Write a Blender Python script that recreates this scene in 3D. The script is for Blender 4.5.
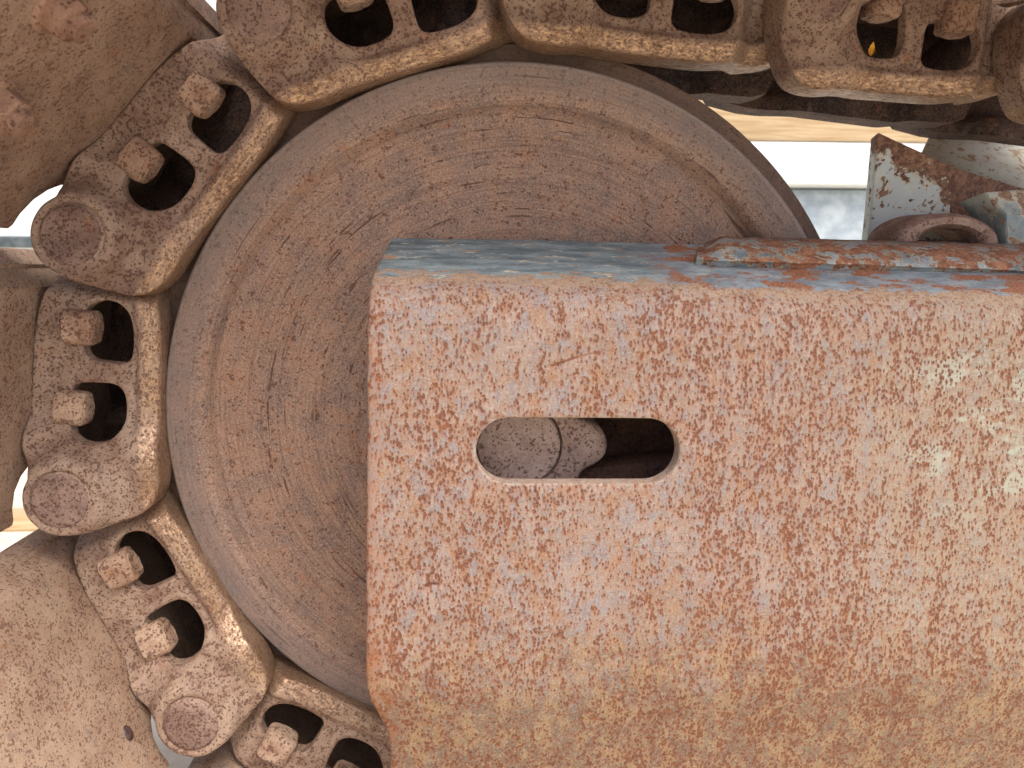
import bpy, math, random
import numpy as np
from mathutils import Vector, Matrix, noise as mnoise
from mathutils.geometry import delaunay_2d_cdt

S = bpy.context.scene
for o in list(bpy.data.objects): bpy.data.objects.remove(o)
COL = S.collection
random.seed(4)

# ------------------------------------------------------------------ camera
F_PX, D = 770.0, 0.77
PITCH, YAW = 8.4, -4.0
cam = bpy.data.objects.new('camera', bpy.data.cameras.new('camera'))
COL.objects.link(cam)
cam.location = (0, -D, 0)
cam.rotation_euler = (math.radians(90 - PITCH), 0, math.radians(YAW))
cam.data.lens = F_PX / 1024 * 36
cam.data.sensor_width = 36
cam.data.clip_start = 0.01
cam.data.clip_end = 500
cam.data.dof.use_dof = True
cam.data.dof.focus_distance = 0.74
cam.data.dof.aperture_fstop = 8.0
S.camera = cam
S.render.resolution_x, S.render.resolution_y = 1024, 768

# ------------------------------------------------------------------ sky, sun, exposure
SUN_EL, SUN_AZ = 58, 150          # azimuth: compass style, 180 = behind the camera (from -Y)
w = bpy.data.worlds.new('World'); S.world = w; w.use_nodes = True
nt = w.node_tree; nt.nodes.clear()
sky = nt.nodes.new('ShaderNodeTexSky'); sky.sky_type = 'NISHITA'; sky.sun_disc = False
sky.sun_elevation = math.radians(SUN_EL); sky.sun_rotation = math.radians(SUN_AZ)
sky.air_density = 0.6; sky.dust_density = 5.0; sky.ozone_density = 0.6
bg = nt.nodes.new('ShaderNodeBackground'); bg.inputs[1].default_value = 0.15
out = nt.nodes.new('ShaderNodeOutputWorld')
nt.links.new(sky.outputs[0], bg.inputs[0]); nt.links.new(bg.outputs[0], out.inputs[0])
sl = bpy.data.lights.new('sun', 'SUN'); sl.energy = 1.5; sl.angle = math.radians(32); sl.color = (1, 0.975, 0.94)
so = bpy.data.objects.new('sun', sl); COL.objects.link(so)
az, el = math.radians(SUN_AZ), math.radians(SUN_EL)
sdir = Vector((math.sin(az) * math.cos(el), math.cos(az) * math.cos(el), math.sin(el)))
so.rotation_euler = sdir.to_track_quat('Z', 'Y').to_euler()
S.view_settings.view_transform = 'Standard'; S.view_settings.look = 'None'
S.view_settings.exposure = 0.72; S.view_settings.gamma = 1.0
S.render.engine = 'CYCLES'

# ------------------------------------------------------------------ helpers
R3 = Matrix.Rotation(math.radians(YAW), 3, 'Z') @ Matrix.Rotation(math.radians(-PITCH), 3, 'X')
def U(px, py, y=0.0):
    """point on the upright plane at depth y seen at a place of the survey photograph"""
    d = R3 @ Vector(((px - 512) / F_PX, 1.0, (384 - py) / F_PX))
    d = d / d.y * (D + y)
    return (d.x, d.z)
def U3(px, py, y): a = U(px, py, y); return Vector((a[0], y, a[1]))

def mesh_obj(name, verts, faces, mat, parent=None, smooth=True, world=False, auto=None):
    me = bpy.data.meshes.new(name)
    me.from_pydata([tuple(v) for v in verts], [], [tuple(f) for f in faces])
    me.validate(); me.update()
    o = bpy.data.objects.new(name, me); COL.objects.link(o)
    if isinstance(mat, (list, tuple)):
        for m in mat: me.materials.append(m)
    elif mat: me.materials.append(mat)
    if smooth: me.shade_smooth()
    if auto is not None:
        me.set_sharp_from_angle(angle=math.radians(auto))
    if parent:
        o.parent = parent
        if world: o.location = -parent.location
    return o
def empty(name, loc, label, cat, group=None):
    o = bpy.data.objects.new(name, None); COL.objects.link(o); o.location = loc
    o.empty_display_size = 0.05
    o['label'] = label; o['category'] = cat
    if group: o['group'] = group
    return o
def sm(a, b, x): 
    t = np.clip((np.asarray(x, float) - a) / (b - a), 0, 1); return t * t * (3 - 2 * t)

def resample(poly, step):
    P = np.array(poly, float); out = []
    for i in range(len(P)):
        a, b = P[i], P[(i + 1) % len(P)]
        n = max(1, int(round(np.linalg.norm(b - a) / step)))
        for k in range(n): out.append(a + (b - a) * k / n)
    return np.array(out)
def chaikin(poly, n=2):
    P = np.array(poly, float)
    for _ in range(n):
        Q = np.roll(P, -1, axis=0)
        P = np.stack([0.75 * P + 0.25 * Q, 0.25 * P + 0.75 * Q], 1).reshape(-1, 2)
    return P
def seg_dist(X, polys):
    best = np.full(len(X), 1e9)
    for P in polys:
        Q = np.roll(P, -1, axis=0)
        for a, b in zip(P, Q):
            ab = b - a; t = np.clip(((X - a) @ ab) / max(ab @ ab, 1e-18), 0, 1)
            dd = np.linalg.norm(X - (a + t[:, None] * ab), axis=1)
            best = np.minimum(best, dd)
    return best
def inside(X, P):
    r = np.zeros(len(X), bool); x, y = X[:, 0], X[:, 1]; Q = np.roll(P, -1, axis=0)
    for (x1, y1), (x2, y2) in zip(P, Q):
        if y1 == y2: continue
        c = (y1 > y) != (y2 > y)
        r ^= c & (x < (x2 - x1) * (y - y1) / (y2 - y1) + x1)
    return r
def area(P): Q = np.roll(P, -1, axis=0); return 0.5 * np.sum(P[:, 0] * Q[:, 1] - Q[:, 0] * P[:, 1])

def relief(outline, holes, front, back, place, step=0.003, grid=0.004, rad=0.004, hrad=None, more=None):
    """cast plate: front/back give depth at (u,v) points; outline edges rounded off with rad; place maps (u,v,depth)->xyz"""
    polys = [resample(outline, step)] + [resample(h, step) for h in holes]
    if area(polys[0]) < 0: polys[0] = polys[0][::-1]
    for i in range(1, len(polys)):
        if area(polys[i]) > 0: polys[i] = polys[i][::-1]
    rads = [rad] + [(rad if hrad is None else hrad)] * len(holes)
    pts, kinds = [], []
    edges = []; n = 0; bound = []
    for P in polys:
        ids = list(range(n, n + len(P))); bound.append(ids)
        edges += [(ids[i], ids[(i + 1) % len(ids)]) for i in range(len(ids))]
        pts.append(P); n += len(P)
    extra = []
    for P, r in zip(polys, rads):
        T = np.roll(P, -1, axis=0) - np.roll(P, 1, axis=0); T /= np.linalg.norm(T, axis=1)[:, None] + 1e-12
        N = np.stack([-T[:, 1], T[:, 0]], 1)
        for q in (0.12, 0.4, 0.95):
            d = r * q; X = P + N * d
            k = (seg_dist(X, polys) > d * 0.93) & inside(X, polys[0])
            for H in polys[1:]: k &= ~inside(X, H)
            extra.append(X[k])
    lo, hi = polys[0].min(0), polys[0].max(0)
    gx, gy = np.meshgrid(np.arange(lo[0], hi[0], grid), np.arange(lo[1], hi[1], grid))
    G = np.stack([gx.ravel(), gy.ravel()], 1) + np.random.RandomState(1).uniform(-.12, .12, (gx.size, 2)) * grid
    k = inside(G, polys[0])
    for H in polys[1:]: k &= ~inside(G, H)
    G = G[k]; G = G[seg_dist(G, polys) > max(rads) * 1.15]
    if more is not None:
        mk = inside(more, polys[0]) & (seg_dist(more, polys) > max(rads) * 0.9); more = more[mk]
        from_more = np.array([np.min(np.linalg.norm(more - g, axis=1)) for g in G]); G = G[from_more > grid * 0.6]; extra.append(more)
    allp = np.concatenate(pts + extra + [G])
    res = delaunay_2d_cdt([Vector(p) for p in allp], edges, [], 0, 1e-7)
    V = np.array([tuple(v) for v in res[0]]); Fc = np.array([f for f in res[2] if len(f) == 3])
    c = V[Fc].mean(1); k = inside(c, polys[0])
    for H in polys[1:]: k &= ~inside(c, H)
    Fc = Fc[k]
    used = np.unique(Fc); mp = -np.ones(len(V), int); mp[used] = np.arange(len(used)); V = V[used]; Fc = mp[Fc]
    y = front(V)
    for P, r in [([polys[0]], rad)] + ([(polys[1:], rads[-1])] if holes else []):
        d = seg_dist(V, P); q = np.clip((r - d) / r, 0, 1); y = y + r * (1 - np.sqrt(np.clip(1 - q * q, 0, 1)))
    yb = back(V)
    nv = len(V)
    verts = [place(p[0], p[1], yy) for p, yy in zip(V, y)] + [place(p[0], p[1], yy) for p, yy in zip(V, yb)]
    faces = [tuple(f) for f in Fc] + [(f[0] + nv, f[2] + nv, f[1] + nv) for f in Fc]
    cnt = {}
    for f in Fc:
        for a, b in ((f[0], f[1]), (f[1], f[2]), (f[2], f[0])): cnt[(a, b)] = 1
    for (a, b) in cnt:
        if (b, a) not in cnt: faces.append((b, a, a + nv, b + nv))
    return verts, faces
def fix_normals(o):
    import bmesh
    bm = bmesh.new(); bm.from_mesh(o.data); bmesh.ops.recalc_face_normals(bm, faces=bm.faces); bm.to_mesh(o.data); bm.free()

def lathe(profile, seg=96, centre=(0, 0, 0), full=True):
    """profile [(r, y)], axis along Y"""
    vs, fs = [], []; m = len(profile)
    for i in range(seg):
        a = 2 * math.pi * i / seg
        for r, y in profile: vs.append((centre[0] + r * math.cos(a), centre[1] + y, centre[2] + r * math.sin(a)))
    for i in range(seg):
        j = (i + 1) % seg
        for k in range(m - 1): fs.append((i * m + k, i * m + k + 1, j * m + k + 1, j * m + k))
    return vs, fs
def box_bm(size, bev=0.003, seg=2, jitter=0.0, seed=0):
    import bmesh
    bm = bmesh.new(); bmesh.ops.create_cube(bm, size=1)
    bmesh.ops.scale(bm, vec=size, verts=bm.verts)
    if bev: bmesh.ops.bevel(bm, geom=bm.edges[:], offset=bev, segments=seg, profile=0.5, affect='EDGES')
    return bm
def bm_obj(name, bm, mat, parent=None, mw=None, smooth=True, auto=40):
    me = bpy.data.meshes.new(name); 
    if mw: bm.transform(mw)
    bm.to_mesh(me); bm.free()
    o = bpy.data.objects.new(name, me); COL.objects.link(o); me.materials.append(mat)
    if smooth: me.shade_smooth(); me.set_sharp_from_angle(angle=math.radians(auto))
    if parent: o.parent = parent
    return o

# ------------------------------------------------------------------ materials
class N:
    def __init__(s, name):
        s.m = bpy.data.materials.new(name); s.m.use_nodes = True; s.t = s.m.node_tree; s.t.nodes.clear()
        s.o = s.n('ShaderNodeOutputMaterial'); s.b = s.n('ShaderNodeBsdfPrincipled'); s.l(s.b.outputs[0], s.o.inputs[0])
        s.tc = s.n('ShaderNodeTexCoord').outputs['Object']
    def n(s, t, **k):
        x = s.t.nodes.new(t)
        for a, b in k.items(): setattr(x, a, b)
        return x
    def l(s, a, b): s.t.links.new(a, b)
    def val(s, inp, v):
        if hasattr(v, 'is_linked') or isinstance(v, bpy.types.NodeSocket): s.l(v, inp)
        else: inp.default_value = v
    def math(s, op, a, b=0.0, c=None, clamp=False):
        x = s.n('ShaderNodeMath', operation=op); x.use_clamp = clamp; s.val(x.inputs[0], a); s.val(x.inputs[1], b)
        if c is not None: s.val(x.inputs[2], c)
        return x.outputs[0]
    def mapping(s, v, loc=(0, 0, 0), scale=(1, 1, 1), rot=(0, 0, 0)):
        x = s.n('ShaderNodeMapping'); s.l(v, x.inputs[0]); x.inputs[1].default_value = loc; x.inputs[2].default_value = rot; x.inputs[3].default_value = scale
        return x.outputs[0]
    def noise(s, v, scale, detail=3, rough=0.55, dist=0.0):
        x = s.n('ShaderNodeTexNoise'); s.l(v, x.inputs['Vector']); x.inputs['Scale'].default_value = scale
        x.inputs['Detail'].default_value = detail; x.inputs['Roughness'].default_value = rough; x.inputs['Distortion'].default_value = dist
        return x.outputs[0]
    def voro(s, v, scale, feature='F1', rnd=1.0):
        x = s.n('ShaderNodeTexVoronoi', feature=feature); s.l(v, x.inputs['Vector']); x.inputs['Scale'].default_value = scale; x.inputs['Randomness'].default_value = rnd
        return x.outputs[0]
    def ramp(s, f, lo, hi):
        """smooth 0..1 between lo and hi (either may be a socket)"""
        x = s.n('ShaderNodeMapRange', interpolation_type='SMOOTHSTEP'); s.val(x.inputs[0], f); s.val(x.inputs[1], lo); s.val(x.inputs[2], hi)
        return x.outputs[0]
    def mix(s, f, a, b, mode='MIX'):
        x = s.n('ShaderNodeMix', data_type='RGBA', blend_type=mode); s.val(x.inputs[0], f)
        for i, c in ((6, a), (7, b)):
            if isinstance(c, tuple): x.inputs[i].default_value = (*c, 1) if len(c) == 3 else c
            else: s.l(c, x.inputs[i])
        return x.outputs[2]
    def xyz(s, v):
        x = s.n('ShaderNodeSeparateXYZ'); s.l(v, x.inputs[0]); return x.outputs
    def bump(s, h, strength, dist, prev=None):
        x = s.n('ShaderNodeBump'); x.inputs['Strength'].default_value = strength; x.inputs['Distance'].default_value = dist; s.l(h, x.inputs['Height'])
        if prev is not None: s.l(prev, x.inputs['Normal'])
        return x.outputs[0]
    def fin(s, col, rough=0.8, metal=0.0, normal=None, spec=0.5):
        s.val(s.b.inputs['Base Color'], (*col, 1) if isinstance(col, tuple) else col); s.val(s.b.inputs['Roughness'], rough); s.val(s.b.inputs['Metallic'], metal)
        s.b.inputs['Specular IOR Level'].default_value = spec
        if normal is not None: s.l(normal, s.b.inputs['Normal'])
        return s.m
def srgb(r, g, b):
    f = lambda c: (c / 255 / 12.92) if c / 255 <= 0.04045 else ((c / 255 + 0.055) / 1.055) ** 2.4
    return (f(r), f(g), f(b))

def dots(k, v, scale, size, wob=1.0):
    """separate rust pits: cell dots whose size wanders, drawn ragged by noise"""
    n = k.noise(v, scale * 0.5, 2, 0.6); n2 = k.noise(v, scale * 2.0, 2, 0.6)
    d = k.voro(v, scale)
    d = k.math('SUBTRACT', d, k.math('MULTIPLY', k.math('SUBTRACT', n, 0.5), 1.5 * wob))
    d = k.math('ADD', d, k.math('MULTIPLY', k.math('SUBTRACT', n2, 0.5), 1.25))
    return k.math('SUBTRACT', 1.0, k.ramp(d, k.math('SUBTRACT', size, 0.09), k.math('ADD', size, 0.09)))

def cast_rust(name, light, dark, pit, pit_scale=260, size=0.22, rnd=True, worn=False, tinted=False, grit=0.5):
    k = N(name); v = k.tc
    if rnd:
        oi = k.n('ShaderNodeObjectInfo'); cx = k.n('ShaderNodeVectorMath', operation='ADD'); mm = k.n('ShaderNodeVectorMath', operation='SCALE')
        cb = k.n('ShaderNodeCombineXYZ')
        for i in range(3): k.l(oi.outputs['Random'], cb.inputs[i])
        k.l(cb.outputs[0], mm.inputs[0]); mm.inputs['Scale'].default_value = 37.0
        k.l(v, cx.inputs[0]); k.l(mm.outputs[0], cx.inputs[1]); v = cx.outputs[0]
    mid = k.noise(v, 22, 6, 0.68); fine = k.noise(v, 520, 3, 0.75)
    base = k.mix(k.ramp(mid, 0.36, 0.62), dark, light)
    base = k.mix(k.math('MULTIPLY', k.ramp(fine, 0.50, 0.66), 0.42), base, k.mix(1, base, (0.62, 0.52, 0.48), 'MULTIPLY'))
    base = k.mix(k.math('MULTIPLY', k.ramp(fine, 0.50, 0.36), 0.30), base, k.mix(0.35, base, (0.72, 0.62, 0.54)))
    pits = dots(k, v, pit_scale, k.math('ADD', size, k.math('MULTIPLY', k.math('SUBTRACT', mid, 0.5), -0.5)))
    pits2 = dots(k, v, pit_scale * 0.48, k.math('SUBTRACT', size, 0.20))
    pits = k.math('MAXIMUM', pits, pits2)
    col = k.mix(k.math('MULTIPLY', pits, 0.74), base, pit)
    och = k.noise(v, 38, 5, 0.75)
    col = k.mix(k.math('MULTIPLY', k.ramp(och, 0.58, 0.70), 0.40), col, srgb(172, 116, 76))
    col = k.mix(k.math('MULTIPLY', k.ramp(och, 0.42, 0.34), 0.40), col, srgb(120, 106, 104))
    if tinted:   # per-thing tint, darker and browner on the upper links
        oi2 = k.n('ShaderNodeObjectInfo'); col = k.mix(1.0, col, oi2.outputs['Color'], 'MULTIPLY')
    rough = 0.80; metal = 0.0
    h = k.math('MULTIPLY', pits, -0.0007)
    if worn:    # rail face polished by running: vertex attribute 'worn'
        at = k.n('ShaderNodeAttribute', attribute_name='worn'); wn = k.noise(k.mapping(v, scale=(14, 45, 45)), 9, 5, 0.75)
        wm = k.math('MULTIPLY', at.outputs['Fac'], k.ramp(wn, 0.30, 0.58))
        col = k.mix(k.math('MULTIPLY', wm, 0.50), col, k.mix(k.ramp(wn, 0.4, 0.72), srgb(158, 120, 90), srgb(232, 196, 152)))
        rough = k.math('SUBTRACT', 0.80, k.math('MULTIPLY', wm, 0.48)); metal = k.math('MULTIPLY', wm, 0.65)
    h = k.math('ADD', h, k.math('MULTIPLY', mid, 0.0030)); h = k.math('ADD', h, k.math('MULTIPLY', fine, 0.00055))
    return k.fin(col, rough, metal, k.bump(h, 0.8, 1.0), 0.4)

M_link = cast_rust('cast_link_steel', srgb(178, 156, 138), srgb(146, 120, 104), srgb(98, 66, 55), 350, 0.30, tinted=True, worn=True)
M_nut = cast_rust('nut_steel', srgb(196, 170, 148), srgb(160, 128, 106), srgb(104, 66, 56), 320, 0.30, tinted=True)
M_pin = cast_rust('pin_steel', srgb(166, 142, 130), srgb(134, 110, 100), srgb(92, 62, 54), 350, 0.28, tinted=True)
M_shoe = cast_rust('shoe_steel', srgb(176, 152, 132), srgb(158, 132, 113), srgb(112, 74, 58), 370, 0.24, tinted=True)
M_bolt = cast_rust('bolt_steel', srgb(170, 140, 120), srgb(140, 108, 92), srgb(92, 60, 52), 260, 0.16, tinted=True)
M_inner_shaded = cast_rust('inner_steel_shaded', srgb(88, 66, 56), srgb(58, 44, 40), srgb(42, 30, 30), 250, 0.2)  # steel coloured dark to stand for the unlit space behind the near links
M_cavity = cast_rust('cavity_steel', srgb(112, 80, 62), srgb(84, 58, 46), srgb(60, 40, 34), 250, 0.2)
M_hub = cast_rust('hub_steel', srgb(176, 154, 142), srgb(150, 126, 114), srgb(88, 58, 50), 360, 0.24)

# idler disc: turned steel with arcs of wear about its axle
def disc_mat(name, rim_r=0.352, tone=(1, 1, 1)):
    k = N(name); v = k.tc
    X, Y, Z = k.xyz(v)
    r = k.math('SQRT', k.math('ADD', k.math('MULTIPLY', X, X), k.math('MULTIPLY', Z, Z)))
    ux, uz = k.math('DIVIDE', X, k.math('ADD', r, 0.001)), k.math('DIVIDE', Z, k.math('ADD', r, 0.001))
    cb = k.n('ShaderNodeCombineXYZ'); k.l(ux, cb.inputs[0]); k.l(uz, cb.inputs[1]); k.l(r, cb.inputs[2])
    pol = cb.outputs[0]
    mid = k.noise(v, 26, 7, 0.7); fine = k.noise(v, 560, 3, 0.75)
    base = k.mix(k.ramp(mid, 0.38, 0.62), srgb(150, 126, 114), srgb(178, 142, 120))
    soft = k.noise(k.mapping(pol, scale=(1.8, 1.8, 95)), 1.0, 5, 0.7)
    base = k.mix(k.math('MULTIPLY', k.ramp(soft, 0.50, 0.66), 0.50), base, srgb(184, 152, 128))
    base = k.mix(k.math('MULTIPLY', k.ramp(soft, 0.46, 0.34), 0.45), base, srgb(118, 104, 100))
    base = k.mix(k.math('MULTIPLY', k.ramp(fine, 0.50, 0.64), 0.58), base, k.mix(1, base, (0.58, 0.48, 0.44), 'MULTIPLY'))
    base = k.mix(k.math('MULTIPLY', k.ramp(fine, 0.50, 0.38), 0.48), base, srgb(204, 180, 160))
    och = k.noise(v, 55, 5, 0.78, 0.3)
    base = k.mix(k.math('MULTIPLY', k.ramp(och, 0.55, 0.66), 0.5), base, srgb(184, 128, 92))
    pits = dots(k, v, 330, k.math('ADD', 0.12, k.math('MULTIPLY', k.math('SUBTRACT', och, 0.5), 0.8)), 1.3)
    base = k.mix(k.math('MULTIPLY', pits, 0.72), base, srgb(104, 62, 50))
    # turned rings and scratches, broken along their length
    fr_ = k.noise(k.mapping(pol, scale=(1.2, 1.2, 420)), 1.0, 2, 0.6)
    base = k.mix(k.math('MULTIPLY', k.ramp(fr_, 0.52, 0.63), 0.30), base, srgb(110, 82, 70))
    rings = k.noise(k.mapping(pol, scale=(2.4, 2.4, 200)), 1.0, 2, 0.55)
    gate = k.noise(k.mapping(pol, scale=(6, 6, 22)), 1.0, 4, 0.65)
    thr = k.math('SUBTRACT', 0.672, k.math('MULTIPLY', k.ramp(r, 0.33, 0.17), 0.075))
    arc = k.math('MULTIPLY', k.ramp(rings, thr, k.math('ADD', thr, 0.03)), k.ramp(gate, 0.46, 0.54))
    base = k.mix(k.math('MULTIPLY', arc, 0.72), base, srgb(92, 54, 42))
    rim = k.ramp(k.math('ADD', r, k.math('MULTIPLY', k.math('SUBTRACT', mid, 0.5), 0.03)), 0.318, 0.342)
    base = k.mix(k.math('MULTIPLY', rim, 0.5), base, srgb(132, 122, 118))
    edge = k.ramp(r, rim_r - 0.002, rim_r + 0.002)
    base = k.mix(k.math('MULTIPLY', edge, 0.35), base, srgb(176, 166, 160))
    if tone != (1, 1, 1): base = k.mix(1.0, base, tone, 'MULTIPLY')
    h = k.math('MULTIPLY', arc, -0.0010); h = k.math('ADD', h, k.math('MULTIPLY', pits, -0.0006)); h = k.math('ADD', h, k.math('MULTIPLY', mid, 0.0030))
    h = k.math('ADD', h, k.math('MULTIPLY', fine, 0.0005)); h = k.math('ADD', h, k.math('MULTIPLY', fr_, 0.0003)); h = k.math('ADD', h, k.math('MULTIPLY', soft, 0.0006))
    return k.fin(base, 0.70, 0.0, k.bump(h, 0.8, 1.0), 0.4)
M_disc = disc_mat('idler_disc_steel', 0.352, (0.86, 0.88, 0.89))

def guard_mat():
    k = N('guard_plate_steel'); v = k.tc; X, Y, Z0 = k.xyz(v)
    Z = k.math('ADD', Z0, k.math('MULTIPLY', k.math('ADD', X, 0.085), 0.0183))
    mid = k.noise(v, 20, 7, 0.7); fine = k.noise(v, 560, 3, 0.75); reg = k.noise(k.mapping(v, loc=(3.3, 0, 1.1), scale=(1, 1, 0.8)), 4.6, 3, 0.6)
    sv = k.mapping(v, scale=(1, 0.8, 0.55))
    base = k.mix(k.ramp(mid, 0.40, 0.60), srgb(172, 146, 130), srgb(180, 158, 146))
    grey = k.noise(sv, 75, 5, 0.7)
    base = k.mix(k.math('MULTIPLY', k.ramp(grey, 0.47, 0.58), 0.85), base, srgb(158, 150, 152))
    och = k.noise(k.mapping(v, scale=(1, 1, 0.6), loc=(1, 4, 2)), 60, 6, 0.75)
    base = k.mix(k.math('MULTIPLY', k.ramp(och, 0.50, 0.62), 0.75), base, srgb(176, 132, 98))
    base = k.mix(k.math('MULTIPLY', k.ramp(k.math('ADD', X, k.math('MULTIPLY', mid, 0.25)), 0.34, 0.60), 0.5), base, srgb(180, 164, 138))
    zl = k.math('ADD', Z, k.math('MULTIPLY', k.math('SUBTRACT', mid, 0.5), 0.22))
    z_lo = k.ramp(zl, -0.27, -0.37)
    low = k.mix(k.ramp(och, 0.42, 0.58), srgb(124, 96, 72), srgb(176, 146, 104))
    base = k.mix(k.math('MULTIPLY', z_lo, 0.75), base, low)
    base = k.mix(k.math('MULTIPLY', k.ramp(fine, 0.50, 0.66), 0.40), base, k.mix(1, base, (0.68, 0.54, 0.46), 'MULTIPLY'))
    base = k.mix(k.math('MULTIPLY', k.ramp(fine, 0.50, 0.36), 0.45), base, srgb(204, 190, 178))
    stre = k.noise(k.mapping(v, scale=(1, 1, 0.16)), 75, 4, 0.65)
    size = k.math('ADD', 0.32, k.math('MULTIPLY', k.math('SUBTRACT', reg, 0.48), 0.70))
    size = k.math('ADD', size, k.math('MULTIPLY', k.math('SUBTRACT', stre, 0.5), 0.9))
    size = k.math('ADD', size, k.math('MULTIPLY', z_lo, 0.04))
    pits = dots(k, k.mapping(v, scale=(1, 0.8, 0.62)), 410, size, 1.0)
    halo = dots(k, k.mapping(v, scale=(1, 0.8, 0.62), loc=(0, 0, 0.0010)), 410, k.math('ADD', size, 0.20), 1.0)
    rc = k.mix(k.ramp(fine, 0.42, 0.58), srgb(112, 64, 44), srgb(156, 98, 68))
    col = k.mix(k.math('MULTIPLY', halo, 0.42), base, srgb(176, 116, 82))
    col = k.mix(k.math('MULTIPLY', pits, 0.95), col, rc)
    col = k.mix(1.0, col, (0.69, 0.705, 0.70), 'MULTIPLY')
    # bare worn lip round the slot, a faint rust run under it
    xa, xb = U(476, 450, -0.166)[0], U(679.5, 453, -0.166)[0]; xm = (xa + xb) / 2
    za, zb = U(560, 418, -0.166), U(560, 483.5, -0.166); zm = (za[1] + zb[1]) / 2 + 0.0183 * (za[0] + 0.085); hr = (za[1] - zb[1]) / 2
    dx = k.math('MAXIMUM', k.math('SUBTRACT', k.math('ABSOLUTE', k.math('SUBTRACT', X, xm)), (xb - xa) / 2 - hr), 0.0)
    dz = k.math('SUBTRACT', Z, zm)
    ds = k.math('SUBTRACT', k.math('SQRT', k.math('ADD', k.math('MULTIPLY', dx, dx), k.math('MULTIPLY', dz, dz))), hr)
    ds = k.math('ADD', ds, k.math('MULTIPLY', k.math('SUBTRACT', och, 0.5), 0.006))
    col = k.mix(k.math('MULTIPLY', k.ramp(ds, 0.0020, 0.0004), 0.30), col, srgb(196, 182, 164))
    # long scrape above the slot and a nick low on the left, bare then rusted
    def scar(p, q, w0):
        a, b = U(*p, -0.166), U(*q, -0.166); lx, lz = b[0] - a[0], b[1] - a[1]; L2 = lx * lx + lz * lz
        px_, pz_ = k.math('SUBTRACT', X, a[0]), k.math('SUBTRACT', Z0, a[1])
        t = k.math('DIVIDE', k.math('ADD', k.math('MULTIPLY', px_, lx), k.math('MULTIPLY', pz_, lz)), L2, clamp=True)
        ex, ez = k.math('SUBTRACT', px_, k.math('MULTIPLY', t, lx)), k.math('SUBTRACT', pz_, k.math('MULTIPLY', t, lz))
        d = k.math('SQRT', k.math('ADD', k.math('MULTIPLY', ex, ex), k.math('MULTIPLY', ez, ez)))
        d = k.math('ADD', d, k.math('MULTIPLY', k.math('SUBTRACT', fine, 0.5), 0.003))
        return k.ramp(d, w0, w0 * 0.35)
    col = k.mix(k.math('MULTIPLY', scar((552, 366), (578, 357), 0.0015), 0.8), col, srgb(112, 62, 42))
    col = k.mix(k.math('MULTIPLY', scar((578, 357), (606, 350), 0.0009), 0.6), col, srgb(128, 78, 56))
    col = k.mix(k.math('MULTIPLY', scar((427, 585), (438, 584), 0.0017), 0.85), col, srgb(96, 52, 36))
    col = k.mix(k.math('MULTIPLY', scar((700, 590), (760, 604), 0.0006), 0.5), col, srgb(128, 78, 56))
    # orange bloom along the left cut edge
    le = k.ramp(k.math('ADD', X, k.math('MULTIPLY', k.math('SUBTRACT', och, 0.5), 0.12)), -0.058, -0.088)
    col = k.mix(k.math('MULTIPLY', le, 0.55), col, k.mix(k.ramp(fine, 0.4, 0.6), srgb(140, 82, 46), srgb(172, 116, 74)))
    # what is left of pale green-blue primer at the right
    gx = k.math('MULTIPLY', k.ramp(X, 0.33, 0.43), k.ramp(k.noise(k.mapping(v, scale=(1, 1, 1.3)), 24, 6, 0.75), 0.50, 0.60))
    gz = k.math('MULTIPLY', k.ramp(Z, -0.03, -0.08), k.ramp(Z, -0.24, -0.14))
    col = k.mix(k.math('MULTIPLY', k.math('MULTIPLY', k.math('MULTIPLY', gx, gz), k.math('SUBTRACT', 1.0, pits)), 0.7), col, srgb(166, 174, 160))
    # blue grey paint on the sloped top strip: ragged lower limit, ochre fringe, chips in rows
    rag = k.noise(k.mapping(v, scale=(0.5, 1, 1.2)), 60, 6, 0.75)
    zr = k.math('ADD', Z, k.math('MULTIPLY', k.math('SUBTRACT', rag, 0.5), 0.030))
    right = k.ramp(k.math('ADD', X, k.math('MULTIPLY', rag, 0.03)), 0.165, 0.205)
    zr = k.math('ADD', zr, k.math('MULTIPLY', right, 0.0075))
    pt = k.ramp(zr, -0.0020, -0.0002)
    fringe = k.ramp(zr, -0.0130, -0.0040)
    col = k.mix(k.math('MULTIPLY', fringe, 0.6), col, k.mix(k.ramp(fine, 0.4, 0.6), srgb(160, 122, 92), srgb(184, 170, 148)))
    chn = k.noise(k.mapping(v, scale=(0.30, 1, 1.5)), 150, 4, 0.7)
    chips = k.math('MULTIPLY', k.ramp(chn, 0.575, 0.61), k.ramp(rag, 0.44, 0.52))
    pc = k.mix(k.ramp(k.noise(k.mapping(v, scale=(0.22, 1, 1)), 90, 6, 0.8), 0.38, 0.64), srgb(92, 108, 115), srgb(148, 164, 168))
    pc = k.mix(k.math('MULTIPLY', k.ramp(fine, 0.52, 0.64), 0.25), pc, srgb(70, 84, 92))
    pc = k.mix(chips, pc, k.mix(k.ramp(och, 0.45, 0.55), srgb(206, 204, 186), srgb(176, 134, 100)))
    rp = k.math('MULTIPLY', k.ramp(k.noise(k.mapping(v, scale=(0.55, 1, 1), loc=(7, 0, 3)), 48, 6, 0.72), 0.50, 0.53), right)
    pc = k.mix(k.math('MULTIPLY', right, 0.6), pc, k.mix(k.ramp(rag, 0.42, 0.6), srgb(120, 132, 142), srgb(160, 170, 178)))
    pc = k.mix(rp, pc, k.mix(k.ramp(fine, 0.42, 0.6), srgb(128, 82, 60), srgb(170, 122, 96)))
    col = k.mix(pt, col, pc)
    er = k.math('MULTIPLY', k.ramp(k.math('ADD', X, k.math('MULTIPLY', rag, 0.035)), -0.045, -0.058), pt)
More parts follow.
